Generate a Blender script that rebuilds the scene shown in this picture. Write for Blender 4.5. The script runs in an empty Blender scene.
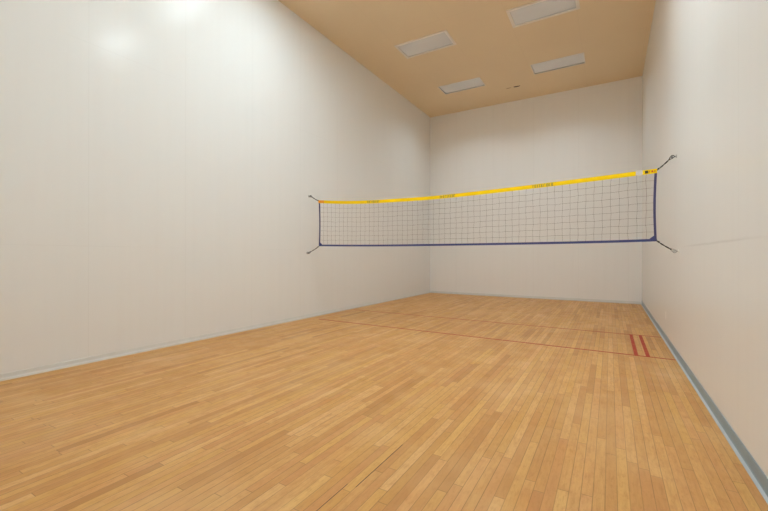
import bpy, bmesh, math, random
from mathutils import Vector, Matrix
random.seed(4)
S = bpy.context.scene
C = S.collection
W, L, H = 6.132, 12.329, 6.10       # court width, far wall, ceiling height
Y0 = -0.16                          # rear wall, just behind the camera
NY = 6.07                           # net plane

# ---------------------------------------------------------------- helpers
def obj(name, bm, mat=None, parent=None, smooth=False, loc=None):
    me = bpy.data.meshes.new(name)
    bmesh.ops.recalc_face_normals(bm, faces=bm.faces)
    bm.to_mesh(me); bm.free()
    o = bpy.data.objects.new(name, me); C.objects.link(o)
    for m in (mat if isinstance(mat, (list, tuple)) else [mat]):
        if m: me.materials.append(m)
    if smooth:
        for p in me.polygons: p.use_smooth = True
    if parent: o.parent = parent
    if loc is not None: o.location = loc
    return o

def box(bm, x0, x1, y0, y1, z0, z1, mi=0):
    r = bmesh.ops.create_cube(bm, size=1.0, matrix=Matrix.Translation(((x0+x1)/2, (y0+y1)/2, (z0+z1)/2)) @
                              Matrix.Diagonal((abs(x1-x0), abs(y1-y0), abs(z1-z0), 1)))
    for v in r['verts']:
        for f in v.link_faces: f.material_index = mi

def tube(bm, pts, rad, n=8, closed=False):
    pts = [Vector(p) for p in pts]
    rings = []; m = len(pts)
    ref = None
    for i, p in enumerate(pts):
        if closed: t = pts[(i+1) % m] - pts[i-1]
        else: t = pts[min(i+1, m-1)] - pts[max(i-1, 0)]
        t.normalize()
        if ref is None:
            ref = Vector((0, 0, 1)) if abs(t.z) < .9 else Vector((1, 0, 0))
        a = t.cross(ref)
        if a.length < 1e-4: a = t.cross(Vector((0, 1, 0)))
        a.normalize(); b = a.cross(t).normalized(); ref = b
        rr = rad[i] if isinstance(rad, (list, tuple)) else rad
        rings.append([bm.verts.new(p + rr*(a*math.cos(2*math.pi*k/n) + b*math.sin(2*math.pi*k/n))) for k in range(n)])
    for i in range(m if closed else m-1):
        A, B = rings[i], rings[(i+1) % m]
        for k in range(n): bm.faces.new((A[k], A[(k+1) % n], B[(k+1) % n], B[k]))
    if not closed:
        bm.faces.new(rings[0]); bm.faces.new(rings[-1])

def tag(o, label=None, cat=None, group=None, kind=None):
    if label: o['label'] = label
    if cat: o['category'] = cat
    if group: o['group'] = group
    if kind: o['kind'] = kind
    return o

def empty(name, loc):
    o = bpy.data.objects.new(name, None); C.objects.link(o); o.location = loc
    o.empty_display_size = .1
    return o

def lin(c):
    return tuple((v/255/12.92) if v/255 <= .04045 else ((v/255+.055)/1.055)**2.4 for v in c) + (1,)

# ---------------------------------------------------------------- node helpers
class NT:
    def __init__(s, name):
        s.m = bpy.data.materials.new(name); s.m.use_nodes = True
        s.t = s.m.node_tree; s.n = s.t.nodes; s.l = s.t.links
        s.b = s.n['Principled BSDF']
        s.tc = s.n.new('ShaderNodeTexCoord')
        sp = s.n.new('ShaderNodeSeparateXYZ'); s.l.new(s.tc.outputs['Object'], sp.inputs[0])
        s.x, s.y, s.z = sp.outputs
    def put(s, sock, v):
        if isinstance(v, bpy.types.NodeSocket): s.l.new(v, sock)
        else: sock.default_value = v
    def math(s, op, a, b=0.0, c=0.0, clamp=False):
        n = s.n.new('ShaderNodeMath'); n.operation = op; n.use_clamp = clamp
        s.put(n.inputs[0], a); s.put(n.inputs[1], b); s.put(n.inputs[2], c)
        return n.outputs[0]
    def vec(s, x, y, z=0.0):
        n = s.n.new('ShaderNodeCombineXYZ')
        s.put(n.inputs[0], x); s.put(n.inputs[1], y); s.put(n.inputs[2], z); return n.outputs[0]
    def noise(s, v, scale, detail=3, rough=.5):
        n = s.n.new('ShaderNodeTexNoise'); s.put(n.inputs['Vector'], v)
        n.inputs['Scale'].default_value = scale; n.inputs['Detail'].default_value = detail
        n.inputs['Roughness'].default_value = rough; return n.outputs['Fac']
    def white(s, v):
        n = s.n.new('ShaderNodeTexWhiteNoise'); n.noise_dimensions = '3D'; s.put(n.inputs['Vector'], v)
        return n.outputs['Value']
    def ramp(s, f, stops):
        n = s.n.new('ShaderNodeValToRGB'); e = n.color_ramp.elements
        while len(e) < len(stops): e.new(.5)
        for k, (p, c) in enumerate(stops): e[k].position = p; e[k].color = c
        s.put(n.inputs[0], f); return n.outputs[0]
    def mix(s, f, a, b, mode='MIX'):
        n = s.n.new('ShaderNodeMix'); n.data_type = 'RGBA'; n.blend_type = mode
        s.put(n.inputs[0], f); s.put(n.inputs[6], a); s.put(n.inputs[7], b); return n.outputs[2]
    def maprange(s, v, a, b, c, d):
        n = s.n.new('ShaderNodeMapRange'); s.put(n.inputs[0], v)
        for k, q in enumerate((a, b, c, d)): n.inputs[k+1].default_value = q
        return n.outputs[0]
    def band(s, v, a, b, soft):
        """1 inside a..b"""
        lo = s.maprange(v, a-soft, a+soft, 0, 1); hi = s.maprange(v, b-soft, b+soft, 1, 0)
        return s.math('MULTIPLY', lo, hi)
    def bump(s, h, strength, dist):
        n = s.n.new('ShaderNodeBump'); n.inputs['Strength'].default_value = strength
        n.inputs['Distance'].default_value = dist; s.put(n.inputs['Height'], h)
        s.l.new(n.outputs[0], s.b.inputs['Normal'])

def simple(name, col, rough=.6, metal=0.0, var=.06, scale=30, spec=.5):
    t = NT(name)
    n = t.noise(t.tc.outputs['Object'], scale)
    dark = tuple(c*(1-var*2) for c in col[:3]) + (1,)
    t.l.new(t.mix(n, dark, tuple(min(1, c*(1+var)) for c in col[:3])+(1,)), t.b.inputs['Base Color'])
    t.b.inputs['Roughness'].default_value = rough; t.b.inputs['Metallic'].default_value = metal
    t.b.inputs['Specular IOR Level'].default_value = spec
    return t.m

# ---------------------------------------------------------------- materials
WALL = (.80, .81, .80, 1)
def wall_mat(name, axis, extra=None, rough=.20, WALL=WALL):
    t = NT(name); u = t.y if axis == 'y' else t.x
    P = t.tc.outputs['Object']
    big = t.noise(P, .55, 2); fine = t.noise(P, 3.0, 4, .6)
    c = t.mix(t.maprange(big, 0, 1, 0, .05), WALL, (.68, .66, .60, 1))
    # faint vertical trowel / roller streaks
    st = t.noise(t.vec(t.math('MULTIPLY', u, 9.0), t.math('MULTIPLY', t.z, .35)), 1.0, 3)
    c = t.mix(t.maprange(st, .4, .8, 0, .05), c, (.60, .58, .54, 1))
    # panel joints, hardly visible under the paint
    f = t.math('FRACT', t.math('DIVIDE', t.math('ADD', u, .27), 1.22))
    g = t.math('LESS_THAN', f, .005)
    f2 = t.math('FRACT', t.math('DIVIDE', t.math('ADD', t.z, 1.04), 2.44))
    g2 = t.math('LESS_THAN', f2, .0022)
    g2 = t.math('MULTIPLY', g2, t.maprange(t.noise(P, .7, 1), .45, .6, 0, 1))
    joint = t.math('MAXIMUM', g, g2)
    c = t.mix(t.math('MULTIPLY', joint, .10), c, (.40, .38, .34, 1))
    if extra: c = extra(t, c)
    t.l.new(c, t.b.inputs['Base Color'])
    t.b.inputs['Roughness'].default_value = rough
    t.b.inputs['Specular IOR Level'].default_value = .10
    wav = t.noise(P, .9, 0); t.bump(wav, .25, .006)
    return t.m

def right_marks(t, c):
    # little pale spot low on the wall, a chalky line up the joint, a ball scuff
    m = t.math('MULTIPLY', t.band(t.y, 7.19, 7.27, .01), t.band(t.z, .325, .45, .015))
    c = t.mix(t.math('MULTIPLY', m, .8), c, (.97, .97, .96, 1))
    k = t.math('MULTIPLY', t.band(t.y, 5.80, 5.83, .006), t.band(t.z, 2.65, 4.6, .2))
    c = t.mix(t.math('MULTIPLY', k, .30), c, (.88, .87, .84, 1))
    h = t.math('ADD', t.z, t.math('MULTIPLY', t.noise(t.vec(t.y, 0.0), 2.0, 2), .02))
    s = t.math('MULTIPLY', t.band(h, 1.405, 1.422, .006), t.band(t.y, 3.2, 5.2, .5))
    c = t.mix(t.math('MULTIPLY', s, .17), c, (.32, .31, .29, 1))
    p = t.math('MULTIPLY', t.band(t.y, 5.78, 5.99, .02), t.band(t.z, 1.26, 1.42, .02))
    c = t.mix(t.math('MULTIPLY', p, .22), c, (.88, .87, .84, 1))
    return c

M = {}
M['wall_l'] = wall_mat('painted_panel_left', 'y')
M['wall_r'] = wall_mat('painted_panel_right', 'y', right_marks, .26)
M['wall_f'] = wall_mat('painted_panel_front', 'x', None, .38, (.87, .87, .86, 1))  # colour raised above the side walls to stand in for missing light

# ceiling: tan painted board
t = NT('tan_ceiling_paint'); P = t.tc.outputs['Object']
n1 = t.noise(P, .6, 3); n2 = t.noise(P, 40, 2)
c = t.ramp(n1, [(.3, (.80, .655, .445, 1)), (.7, (.83, .685, .465, 1))])
fx = t.math('LESS_THAN', t.math('FRACT', t.math('DIVIDE', t.math('ADD', t.x, .05), 1.22)), .004)
fy = t.math('LESS_THAN', t.math('FRACT', t.math('DIVIDE', t.y, 2.44)), .002)
c = t.mix(t.math('MULTIPLY', t.math('MAXIMUM', fx, fy), .12), c, (.3, .18, .08, 1))
t.l.new(c, t.b.inputs['Base Color']); t.b.inputs['Roughness'].default_value = .65
t.bump(n2, .15, .004); M['ceil'] = t.m

# floor: narrow maple strips running towards the front wall
t = NT('maple_strip_floor'); P = t.tc.outputs['Object']
PW = .0572
u = t.math('DIVIDE', t.x, PW); row = t.math('FLOOR', u); fu = t.math('FRACT', u)
off = t.math('MULTIPLY', t.white(t.vec(row, 3.1)), 7.0)
rl = t.math('ADD', .75, t.math('MULTIPLY', t.white(t.vec(row, 9.7)), .7))
v = t.math('DIVIDE', t.math('ADD', t.y, off), rl); cell = t.math('FLOOR', v); fv = t.math('FRACT', v)
rnd = t.white(t.vec(row, cell, 1.3)); rnd2 = t.white(t.vec(row, cell, 7.7))
base = t.ramp(rnd, [(0, (.47, .225, .066, 1)), (.10, (.56, .280, .086, 1)), (.45, (.61, .322, .103, 1)),
                    (.85, (.665, .367, .127, 1)), (1, (.71, .42, .168, 1))])
gv = t.vec(t.math('ADD', t.math('MULTIPLY', t.x, 30), t.math('MULTIPLY', rnd2, 40)),
           t.math('ADD', t.math('MULTIPLY', t.y, 2.2), t.math('MULTIPLY', rnd, 30)))
grain = t.noise(gv, 1.6, 5, .65)
base = t.mix(t.maprange(grain, .42, .8, 0, .50), base, (.40, .175, .050, 1))
blotch = t.noise(t.vec(t.math('MULTIPLY', t.x, 2.2), t.y), 2.3, 4, .6)
base = t.mix(t.maprange(blotch, .52, .8, 0, .50), base, (.62, .27, .065, 1))
flame = t.noise(t.vec(t.math('ADD', t.math('MULTIPLY', t.x, 16), t.math('MULTIPLY', rnd2, 9)), t.math('MULTIPLY', t.y, 8)), 1.0, 4, .7)
base = t.mix(t.maprange(flame, .48, .75, 0, .5), base, (.50, .22, .07, 1))
tint = t.white(t.vec(row, cell, 4.4))
base = t.mix(t.maprange(tint, .70, 1, 0, .22), base, (.66, .30, .13, 1))
base = t.mix(t.maprange(tint, .30, 0, 0, .35), base, (.70, .41, .10, 1))
fleck = t.noise(t.vec(t.math('MULTIPLY', t.x, 55), t.math('MULTIPLY', t.y, 14)), 1.0, 3, .7)
base = t.mix(t.maprange(fleck, .5, .8, 0, .6), base, (.42, .18, .045, 1))
pale = t.noise(t.vec(t.math('ADD', t.x, 5), t.math('MULTIPLY', t.y, .8)), 1.5, 3)
base = t.mix(t.maprange(pale, .5, .75, 0, .25), base, (.80, .55, .28, 1))
# seams
e1 = t.math('MINIMUM', fu, t.math('SUBTRACT', 1.0, fu))
seam = t.maprange(e1, .012, .045, 1, 0)
seamvar = t.maprange(t.white(t.vec(row, t.math('FLOOR', t.math('MULTIPLY', t.y, .8)), 2.2)), 0, 1, .30, 1.0)
seam = t.math('MULTIPLY', seam, seamvar)
e2 = t.math('MULTIPLY', t.math('MINIMUM', fv, t.math('SUBTRACT', 1.0, fv)), rl)
butt = t.math('MULTIPLY', t.maprange(e2, .0008, .0026, 1, 0), .75)
gap = t.math('MAXIMUM', seam, butt)
# two opened-up gaps between strips near the camera
k1 = round(4.14/PW)*PW; k2 = round(4.195/PW)*PW
if k2 == k1: k2 += PW
o1 = t.math('MULTIPLY', t.band(t.x, k1-.0022, k1+.0022, .0008), t.band(t.y, 1.2, 1.77, .004))
o2 = t.math('MULTIPLY', t.band(t.x, k2-.0026, k2+.0026, .0008), t.band(t.y, 1.77, 2.33, .004))
gap2 = t.math('MAXIMUM', o1, o2)
col = t.mix(t.math('MULTIPLY', gap, .85), base, (.17, .070, .020, 1))
col = t.mix(gap2, col, (.025, .012, .006, 1))
t.l.new(col, t.b.inputs['Base Color'])
t.put(t.b.inputs['Roughness'], t.maprange(t.noise(P, 5, 4), .3, .7, .40, .54))
t.b.inputs['Specular IOR Level'].default_value = .35
t.bump(t.math('SUBTRACT', 1.0, t.math('MAXIMUM', gap, gap2)), .5, .0012)
M['floor'] = t.m

# painted court lines, slightly worn so that the wood shows through
t = NT('court_line_red'); P = t.tc.outputs['Object']
w = t.noise(P, 14, 4, .7)
c = t.mix(t.maprange(w, .52, .72, 0, .6), (.42, .038, .014, 1), (.60, .24, .09, 1))
t.l.new(c, t.b.inputs['Base Color']); t.b.inputs['Roughness'].default_value = .55; t.b.inputs['Specular IOR Level'].default_value = .2
M['line'] = t.m

M['base_light'] = simple('light_grey_vinyl', (.72, .74, .72, 1), .45, 0, .05, 6)
M['base_grey'] = simple('blue_grey_vinyl', (.29, .37, .42, 1), .5, 0, .06, 5, .3)
M['toe'] = simple('pale_toe', (.46, .53, .57, 1), .4, 0, .08, 6)  # toe a paler blue-grey than the board above it
M['toe_l'] = simple('dull_toe', (.58, .56, .50, 1), .5, 0, .08, 6)
M['frame'] = simple('white_lamp_frame', (.84, .77, .68, 1), .45, 0, .03)
M['housing'] = simple('lamp_housing', (.62, .60, .56, 1), .5, 0, .03)

def lens(name, power):
    t = NT(name); P = t.tc.outputs['Object']
    cell = t.math('MULTIPLY', t.math('SINE', t.math('MULTIPLY', t.x, 420)), t.math('SINE', t.math('MULTIPLY', t.y, 420)))
    n = t.noise(P, 2, 2)
    c = t.mix(n, (.54, .48, .385, 1), (.60, .54, .44, 1))
    t.l.new(c, t.b.inputs['Base Color']); t.b.inputs['Roughness'].default_value = .35
    t.bump(cell, .2, .002)
    if power:
        t.b.inputs['Emission Color'].default_value = (.775, .925, 1.0, 1)
        t.b.inputs['Emission Strength'].default_value = power
    return t.m
M['lens_off'] = lens('prismatic_lens_dim', .045)
# lamp strengths set unevenly: weaker on the left to calm that wall's hot spot
POWER = {(1.76, 4.43): 12.5, (4.26, 4.43): 28.5, (1.76, 1.93): 3.5, (4.26, 1.93): 9.0}
for k, p in POWER.items(): M[k] = lens('prismatic_lens_lit', p)

M['yellow'] = simple('yellow_tape', (.98, .67, .0, 1), .6, 0, .02, 20, .15)
M['orange'] = simple('orange_tape', (.90, .36, .01, 1), .5, 0, .05, 20)
M['blue'] = simple('navy_webbing', (.050, .070, .23, 1), .7, 0, .10, 60)
M['navy'] = simple('navy_side_webbing', (.060, .058, .16, 1), .7, 0, .10, 60)
M['cord'] = simple('dark_net_cord', (.115, .075, .060, 1), .8, 0, .1, 50)
M['rope'] = simple('black_rope', (.035, .032, .026, 1), .8, 0, .2, 120)
M['steel'] = simple('grey_steel', (.42, .42, .41, 1), .35, .8, .05)
M['darksteel'] = simple('dark_steel', (.07, .065, .06, 1), .5, .3, .05)
M['print_g'] = simple('green_print', (.17, .20, .06, 1), .6)
M['print_r'] = simple('red_print', (.62, .07, .01, 1), .6)
M['print_k'] = simple('black_print', (.05, .04, .01, 1), .6)
M['white'] = simple('white_label', (.72, .70, .68, 1), .5)
M['pale_plate'] = simple('pale_painted_plate', (.72, .72, .70, 1), .35)
M['hole'] = simple('dark_torn_board', (.07, .035, .012, 1), .9)
M['flap'] = simple('torn_board_edge', (.42, .25, .11, 1), .8)

# ---------------------------------------------------------------- room shell
def struct(name, bounds, m):
    bm = bmesh.new(); box(bm, *bounds); return tag(obj(name, bm, m), kind='structure')
T = .15
struct('floor', (-T, W+T, Y0-T, L+T, -T, 0), M['floor'])
struct('wall_left', (-T, 0, Y0-T, L+T, 0, H), M['wall_l'])
struct('wall_right', (W, W+T, Y0-T, L+T, 0, H), M['wall_r'])
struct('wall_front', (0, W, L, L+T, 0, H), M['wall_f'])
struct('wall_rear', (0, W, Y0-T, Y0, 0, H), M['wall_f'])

# ceiling with real openings for the eight recessed lamps
FX = [1.76, 4.26]; FY = [1.93, 4.43, 8.02, 10.50]
FW, FD = 1.20, .60
bm = bmesh.new()
xs = [-T]; ys = [Y0-T]
for x in FX: xs += [x-FW/2, x+FW/2]
for y in FY: ys += [y-FD/2, y+FD/2]
xs.append(W+T); ys.append(L+T)
for i in range(len(xs)-1):
    for j in range(len(ys)-1):
        if i % 2 == 1 and j % 2 == 1: continue
        box(bm, xs[i], xs[i+1], ys[j], ys[j+1], H, H+T)
bmesh.ops.remove_doubles(bm, verts=bm.verts, dist=1e-5)
# drop the interior faces shared by neighbouring blocks
seen = {}
for f in bm.faces:
    seen.setdefault(tuple(sorted(v.index for v in f.verts)), []).append(f)
bm.verts.index_update()
seen = {}
for f in bm.faces: seen.setdefault(tuple(sorted(v.index for v in f.verts)), []).append(f)
bmesh.ops.delete(bm, geom=[f for fs in seen.values() if len(fs) > 1 for f in fs], context='FACES_ONLY')
tag(obj('ceiling', bm, M['ceil']), kind='structure')

# baseboards: cove base with a small toe
def baseboard(name, A, B, inward, h, m, mt):
    bm = bmesh.new()
    A = Vector(A); B = Vector(B); n = Vector(inward)
    prof = [(0, h), (.004, h), (.006, h-.006), (.006, .030), (.010, .014), (.020, .006), (.024, .0), (0, 0)]
    rings = []
    for p in (A, B):
        rings.append([bm.verts.new(p + n*a + Vector((0, 0, z))) for a, z in prof])
    k = len(prof)
    for i in range(k):
        f = bm.faces.new((rings[0][i], rings[0][(i+1) % k], rings[1][(i+1) % k], rings[1][i]))
        f.material_index = 1 if i in (4, 5) else 0
    bm.faces.new(rings[0]); bm.faces.new(rings[1])
    return tag(obj(name, bm, [m, mt]), kind='structure')
baseboard('baseboard_right', (W, Y0, 0), (W, L, 0), (-1, 0, 0), .098, M['base_grey'], M['toe'])
baseboard('baseboard_left', (0, Y0, 0), (0, L, 0), (1, 0, 0), .07, M['base_light'], M['toe_l'])
baseboard('baseboard_front', (.025, L, 0), (W-.025, L, 0), (0, -1, 0), .07, M['base_light'], M['toe_l'])
baseboard('baseboard_rear', (.025, Y0, 0), (W-.025, Y0, 0), (0, 1, 0), .07, M['base_light'], M['toe_l'])

# ---------------------------------------------------------------- court lines (paint, 1 mm proud)
def line(x0, x1, y0, y1, label, group=None, skew=0):
    bm = bmesh.new(); box(bm, x0, x1, y0, y1, 0, .0012)
    if x1-x0 > 1:                       # the long lines run a little out of square
        for v in bm.verts: v.co.y += skew*(1-v.co.x/W)
    tag(obj('court_line', bm, M['line']), label, 'court line', group)
YS, YV = 5.96, 7.50
line(.30, W-.03, YS-.019, YS+.019, 'long thin red line across the wooden floor, nearest to the camera, beneath the net', skew=.10)
line(.12, W-.03, YV-.016, YV+.016, 'long thin red line across the wooden floor, farthest from the camera', skew=.03)
line(5.672, 5.716, YS+.030, YV-.018, 'short red floor line joining the two long lines, left one of the close pair')
line(5.800, 5.844, YS+.030, YV-.018, 'short red floor line joining the two long lines, right one nearest the wall')

# ---------------------------------------------------------------- recessed ceiling lamps
def lamp(x, y, label, lit, style):
    g = 'lit ceiling lamps over the rear of the court' if lit else 'pale rectangular ceiling lamps over the front of the court'
    r = empty('ceiling_light', (x, y, H)); tag(r, label, 'ceiling light', g)
    bm = bmesh.new(); a, b = FW/2-.003, FD/2-.003
    box(bm, -a, a, -b, b, .085, .10)
    box(bm, -a, -a+.01, -b, b, .005, .085); box(bm, a-.01, a, -b, b, .005, .085)
    box(bm, -a+.01, a-.01, -b, -b+.01, .005, .085); box(bm, -a+.01, a-.01, b-.01, b, .005, .085)
    obj('housing', bm, M['housing'], r)
    rec = .012 if style == 'framed' else .028
    bm = bmesh.new(); e = .034
    box(bm, -a+.011, a-.011, -b+.011, b-.011, rec, rec+.006)
    obj('diffuser', bm, M[(x, y)] if lit else M['lens_off'], r)
    bm = bmesh.new()
    o_ = (.030 if style == 'framed' else .006); i_ = .030 if style == 'framed' else .014
    z0, z1 = -.014 if style == 'framed' else -.005, -.001
    X, Y = FW/2+o_, FD/2+o_; x_, y_ = FW/2-i_, FD/2-i_
    box(bm, -X, -x_, -Y, Y, z0, z1); box(bm, x_, X, -Y, Y, z0, z1)
    box(bm, -x_, x_, -Y, -y_, z0, z1); box(bm, -x_, x_, y_, Y, z0, z1)
    bmesh.ops.bevel(bm, geom=bm.edges[:], offset=.0015, segments=1, affect='EDGES')
    obj('frame', bm, M['frame'], r)
    return r
lamp(FX[0], FY[2], 'greyish ceiling light with a raised pale frame, left of the nearer pair', False, 'framed')
lamp(FX[1], FY[2], 'largest greyish ceiling light with a pale frame, cut by the top edge of the photo', False, 'framed')
lamp(FX[0], FY[3], 'smallest pale ceiling light, flush with the tan ceiling, near the far left corner', False, 'flush')
lamp(FX[1], FY[3], 'flush pale ceiling light with dark edge, in front of the far wall on the right', False, 'flush')
nm = ['lit ceiling light above the rear left of the court', 'lit ceiling light above the rear right of the court',
      'lit ceiling light in front of the net on the left', 'lit ceiling light in front of the net on the right']
for k, (j, i) in enumerate(((0, 0), (0, 1), (1, 0), (1, 1))):
    lamp(FX[i], FY[j], nm[k], True, 'framed')

# added area lights under the two near-dark flush lamps, to brighten the far end
def down(x, y, p, sp):
    li = bpy.data.lights.new('added_down_fill', 'AREA'); li.shape = 'RECTANGLE'; li.size = FW-.1; li.size_y = FD-.1
    li.energy = p; li.color = (.775, .925, 1.0); li.spread = math.radians(sp)
    o = bpy.data.objects.new('added_down_fill', li); C.objects.link(o); o.location = (x, y, H-.002)
for x in FX:
    down(x, FY[3], 9, 130)

# torn slit in the ceiling board near the far wall
r = empty('ceiling_gash', (3.05, 11.30, H)); tag(r, 'short dark torn slit in the tan ceiling near the far wall', 'ceiling damage')
def blob(pts, z0, z1):
    bm = bmesh.new()
    a = [bm.verts.new((x, y, z0)) for x, y in pts]; b = [bm.verts.new((x, y, z1)) for x, y in pts]
    n = len(pts); bm.faces.new(a); bm.faces.new(b[::-1])
    for i in range(n): bm.faces.new((a[i], a[(i+1) % n], b[(i+1) % n], b[i]))
    return bm
obj('slit', blob([(-.03, -.022), (.03, -.034), (.10, -.026), (.16, -.008), (.10, .026), (.03, .03), (-.02, .02)], -.004, -.0005), M['hole'], r)
obj('chip', blob([(-.24, -.012), (-.16, -.02), (-.08, -.008), (-.15, .014), (-.22, .012)], -.004, -.0005), M['flap'], r)

# ---------------------------------------------------------------- the net
XL, XR = .285, 5.920
def interp(tab, x):
    # smooth monotone-ish interpolation (Catmull-Rom)
    n = len(tab)
    for i in range(n-1):
        if x <= tab[i+1][0] or i == n-2:
            x0, y0 = tab[i]; x1, y1 = tab[i+1]
            xm, ym = tab[i-1] if i > 0 else (2*x0-x1, 2*y0-y1)
            xp, yp = tab[i+2] if i < n-2 else (2*x1-x0, 2*y1-y0)
            h = x1-x0; m0 = (y1-ym)/(x1-xm)*h; m1 = (yp-y0)/(xp-x0)*h; s = (x-x0)/h
            return ((2*s**3-3*s**2+1)*y0 + (s**3-2*s**2+s)*m0 + (-2*s**3+3*s**2)*y1 + (s**3-s**2)*m1)
TOP = [(.27, 2.390), (.9, 2.332), (1.5, 2.299), (2.1, 2.288), (2.73, 2.282), (3.6, 2.300), (4.5, 2.331), (5.28, 2.364), (5.925, 2.396)]
BOT = [(.27, 1.498), (1.55, 1.480), (2.73, 1.476), (4.0, 1.478), (5.28, 1.487), (5.925, 1.500)]
top = lambda x: interp(TOP, x)
bot = lambda x: interp(BOT, x)
net = empty('volleyball_net', (0, 0, 0)); 
tag(net, 'volleyball net with yellow top tape and blue edging strung across the court', 'net')

def tape(fn, x0, x1, hw, th, n=80, yo=0.0):
    bm = bmesh.new(); prev = None
    for i in range(n+1):
        x = x0+(x1-x0)*i/n; z = fn(x)
        cur = [bm.verts.new((x, NY+yo-th, z-hw)), bm.verts.new((x, NY+yo-th, z+hw)),
               bm.verts.new((x, NY+yo+th, z+hw)), bm.verts.new((x, NY+yo+th, z-hw))]
        if prev:
            for k in range(4): bm.faces.new((prev[k], prev[(k+1) % 4], cur[(k+1) % 4], cur[k]))
        else: bm.faces.new(cur)
        prev = cur
    bm.faces.new(prev[::-1]); return bm
HT = .029
tt = obj('top_tape', tape(top, XL, XR, HT, .004), M['yellow'], net); tt['label'] = 'yellow vinyl top tape'
def patch(name, x0, x1, hw, m, lab=None, dz=0):
    o = obj(name, tape(lambda x: top(x)+dz, x0, x1, hw, .0052, 6), m, tt)
    if lab: o['label'] = lab
patch('end_patch', .272, .42, HT*.95, M['orange'], 'orange end of the tape')
patch('white_patch', 5.69, 5.765, HT*.98, M['white'], 'white label on the tape')
patch('logo_dot', 5.79, 5.825, HT*.62, M['print_k'], 'small black mark on the tape')
# lettering too small to read in the photograph: rows of little upright strokes
def lettering(x0, x1, m, lab, hw=.017):
    bm = bmesh.new(); x = x0
    while x < x1:
        w = random.choice((.016, .020, .024)); z = top(x+w/2)
        y0, y1 = NY-.0053, NY+.0053
        box(bm, x, x+.006, y0, y1, z-hw, z+hw)
        k = random.randrange(4)
        if k != 0: box(bm, x+.006, x+w, y0, y1, z+hw-.007, z+hw)
        if k != 1: box(bm, x+.006, x+w, y0, y1, z-.0035, z+.0035)
        if k > 1: box(bm, x+.006, x+w, y0, y1, z-hw, z-hw+.007)
        if k == 3: box(bm, x+w, x+w+.005, y0, y1, z-hw, z+hw)
        x += w+.012
    o = obj('lettering', bm, m, tt); o['label'] = lab
lettering(1.46, 1.72, M['print_g'], 'dark green lettering on the tape', .021)
lettering(2.92, 3.19, M['print_g'], 'dark green lettering on the tape', .021)
lettering(4.40, 4.68, M['print_g'], 'dark green lettering on the tape', .021)
lettering(5.832, 5.905, M['print_r'], 'small red lettering on the tape', .011)

obj('bottom_tape', tape(bot, XL, XR, .0165, .004), M['blue'], net)['label'] = 'blue bottom tape'
def side(x, s):
    bm = bmesh.new(); z0, z1 = bot(x)-.012, top(x)-HT; hw = .0135
    n = 14; prev = None
    for i in range(n+1):
        z = z0+(z1-z0)*i/n; b = -s*.012*math.sin(math.pi*i/n)
        cur = [bm.verts.new((x+b-hw, NY-.005, z)), bm.verts.new((x+b+hw, NY-.005, z)),
               bm.verts.new((x+b+hw, NY+.005, z)), bm.verts.new((x+b-hw, NY+.005, z))]
        if prev:
            for k in range(4): bm.faces.new((prev[k], prev[(k+1) % 4], cur[(k+1) % 4], cur[k]))
        else: bm.faces.new(cur)
        prev = cur
    bm.faces.new(prev[::-1])
    obj('side_tape', bm, M['navy'], net)['label'] = 'navy side tape'
side(XL+.012, -1); side(XR-.014, 1)
def gusset(x, s):
    z = bot(x)+.010
    bm = bmesh.new(); q = [(x, z-.015), (x-s*.085, z-.006), (x-s*.012, z+.055)]
    a = [bm.verts.new((px, NY-.006, pz)) for px, pz in q]; b = [bm.verts.new((px, NY+.006, pz)) for px, pz in q]
    bm.faces.new(a); bm.faces.new(b[::-1])
    for i in range(3): bm.faces.new((a[i], a[(i+1) % 3], b[(i+1) % 3], b[i]))
    obj('corner_gusset', bm, M['blue'], net)
gusset(XL+.01, -1); gusset(XR-.012, 1)

# square netting of thin dark cord
bm = bmesh.new(); R = .00135; NC = 56; NR = 9
def wob(i, j): return .0035*math.sin(i*1.7+j*2.3)+.0025*math.sin(i*.6-j*1.1)
def P(i, j):
    x = XL+.02 + (XR-XL-.036)*i/NC
    a, b = bot(x)+.012, top(x)-HT+.004
    return (x+wob(i, j)*(0 < i < NC), NY+.002*math.sin(i+j), a+(b-a)*j/NR + wob(j, i)*(0 < j < NR))
for i in range(1, NC): tube(bm, [P(i, j) for j in range(NR+1)], R, 5)
for j in range(1, NR): tube(bm, [P(i, j) for i in range(NC+1)], R, 5)
for i in range(1, NC):
    for j in range(1, NR):
        p = Vector(P(i, j)); bmesh.ops.create_icosphere(bm, subdivisions=1, radius=.0031, matrix=Matrix.Translation(p))
obj('netting', bm, M['cord'], net)['label'] = 'dark square cord netting'

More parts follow.
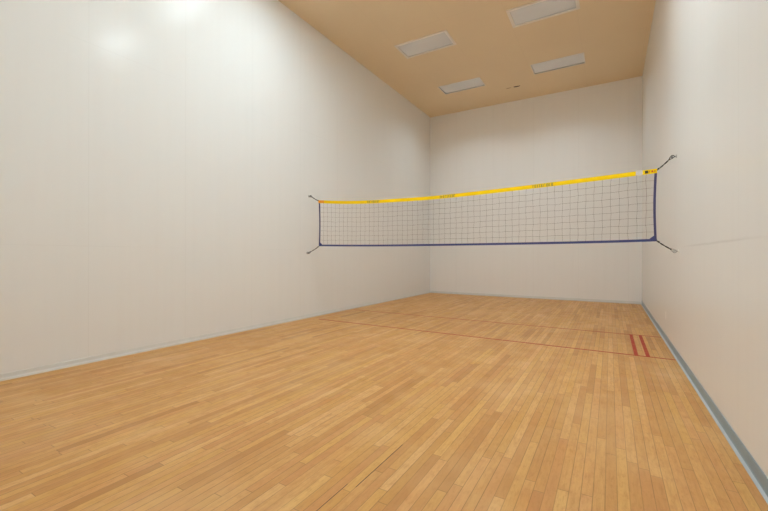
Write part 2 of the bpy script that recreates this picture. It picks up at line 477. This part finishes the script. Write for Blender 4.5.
# tie cords (part of the net) and the wall hooks they clip on to
def ring_pts(c, u, v, a, b, n=18):
    return [Vector(c)+Vector(u)*a*math.cos(2*math.pi*k/n)+Vector(v)*b*math.sin(2*math.pi*k/n) for k in range(n)]
def rig(cx, cz, wx, wy, wz, s, label, m_eye, plate_mat, dark=True):
    corner = Vector((cx, NY, cz)); eye = Vector((wx-s*.042, wy, wz))
    d = (corner-eye).normalized(); far = eye+d*.040
    # cord: doubled line with a knot at the net's corner
    bm = bmesh.new(); side_v = d.cross(Vector((0, 1, 0))).normalized()
    N = 12
    for q in (-1, 1):
        pts = []
        for i in range(N+1):
            f = i/N; p = corner.lerp(far, f)
            p = p+side_v*q*.0038*math.cos(f*9)+Vector((0, 1, 0))*q*.0038*math.sin(f*9)
            p.z -= .006*math.sin(math.pi*f); pts.append(p)
        tube(bm, pts, .0052, 7)
    k = corner.lerp(far, .12)
    bmesh.ops.create_icosphere(bm, subdivisions=2, radius=.0125, matrix=Matrix.Translation(k))
    k = corner.lerp(far, .95)
    bmesh.ops.create_icosphere(bm, subdivisions=2, radius=.010, matrix=Matrix.Translation(k))
    cord = obj('tie_cord', bm, M['rope'], net, True); cord['label'] = 'black tie cord'
    # snap hook linking cord and eye
    bm = bmesh.new(); c = eye+d*.022
    v = Vector((0, 1, 0)).cross(d).normalized()
    tube(bm, ring_pts(c, d, v, .022, .015), .0046, 8, True)
    h = obj('snap_hook', bm, m_eye, cord, True); h['label'] = 'metal snap hook'
    # the hook screwed to the wall
    r = empty('wall_hook', (wx, wy, wz)); tag(r, label, 'hook', 'hooks holding the net to the side walls')
    bm = bmesh.new()
    pl = bmesh.ops.create_cone(bm, cap_ends=True, segments=24, radius1=.026, radius2=.020, depth=.007,
            matrix=Matrix.Translation((-s*.0038, 0, 0)) @ Matrix.Rotation(-s*math.pi/2, 4, 'Y'))
    obj('plate', bm, plate_mat, r)
    bm = bmesh.new()
    tube(bm, [(-s*.004, 0, 0), (-s*.026, 0, 0)], .0045, 8)
    tube(bm, ring_pts((-s*.042, 0, 0), (1, 0, 0), (0, .35, .937), .019, .019), .0048, 8, True)
    obj('eye', bm, m_eye, r, True)
rig(XL, 2.402, 0, 6.09, 2.522, -1, 'small dark hook on the left wall at the top corner of the net', M['darksteel'], M['steel'])
rig(XL, 1.480, 0, 6.04, 1.345, -1, 'small grey hook on the left wall at the bottom corner of the net', M['darksteel'], M['steel'])
rig(XR, 2.405, W, 6.15, 2.575, 1, 'dark ring hook on the right wall at the top corner of the net', M['darksteel'], M['steel'])
rig(XR, 1.490, W, 5.96, 1.352, 1, 'pale hook on the right wall at the bottom corner of the net', M['steel'], M['pale_plate'])

# ---------------------------------------------------------------- world, camera
w = bpy.data.worlds.new('world'); S.world = w; w.use_nodes = True
w.node_tree.nodes['Background'].inputs[0].default_value = (.5, .5, .5, 1)
w.node_tree.nodes['Background'].inputs[1].default_value = .2
cam = bpy.data.cameras.new('camera'); co = bpy.data.objects.new('camera', cam); C.objects.link(co)
cam.sensor_width = 36; cam.lens = 383.9/768*36; cam.clip_start = .02
co.location = (5.398, 0, 1.295)
yaw = .53218
Mx = Matrix.Rotation(yaw, 4, 'Z') @ Matrix.Rotation(math.pi/2-.00013, 4, 'X') @ Matrix.Rotation(.0016, 4, 'Z')
co.rotation_euler = Mx.to_euler()
S.camera = co
S.view_settings.view_transform = 'Standard'; S.view_settings.look = 'None'
S.view_settings.gamma = 1; S.view_settings.use_curve_mapping = False
S.view_settings.exposure = 1.16

S.cycles.max_bounces = 16; S.cycles.diffuse_bounces = 14; S.cycles.glossy_bounces = 4
S.cycles.sample_clamp_indirect = 6
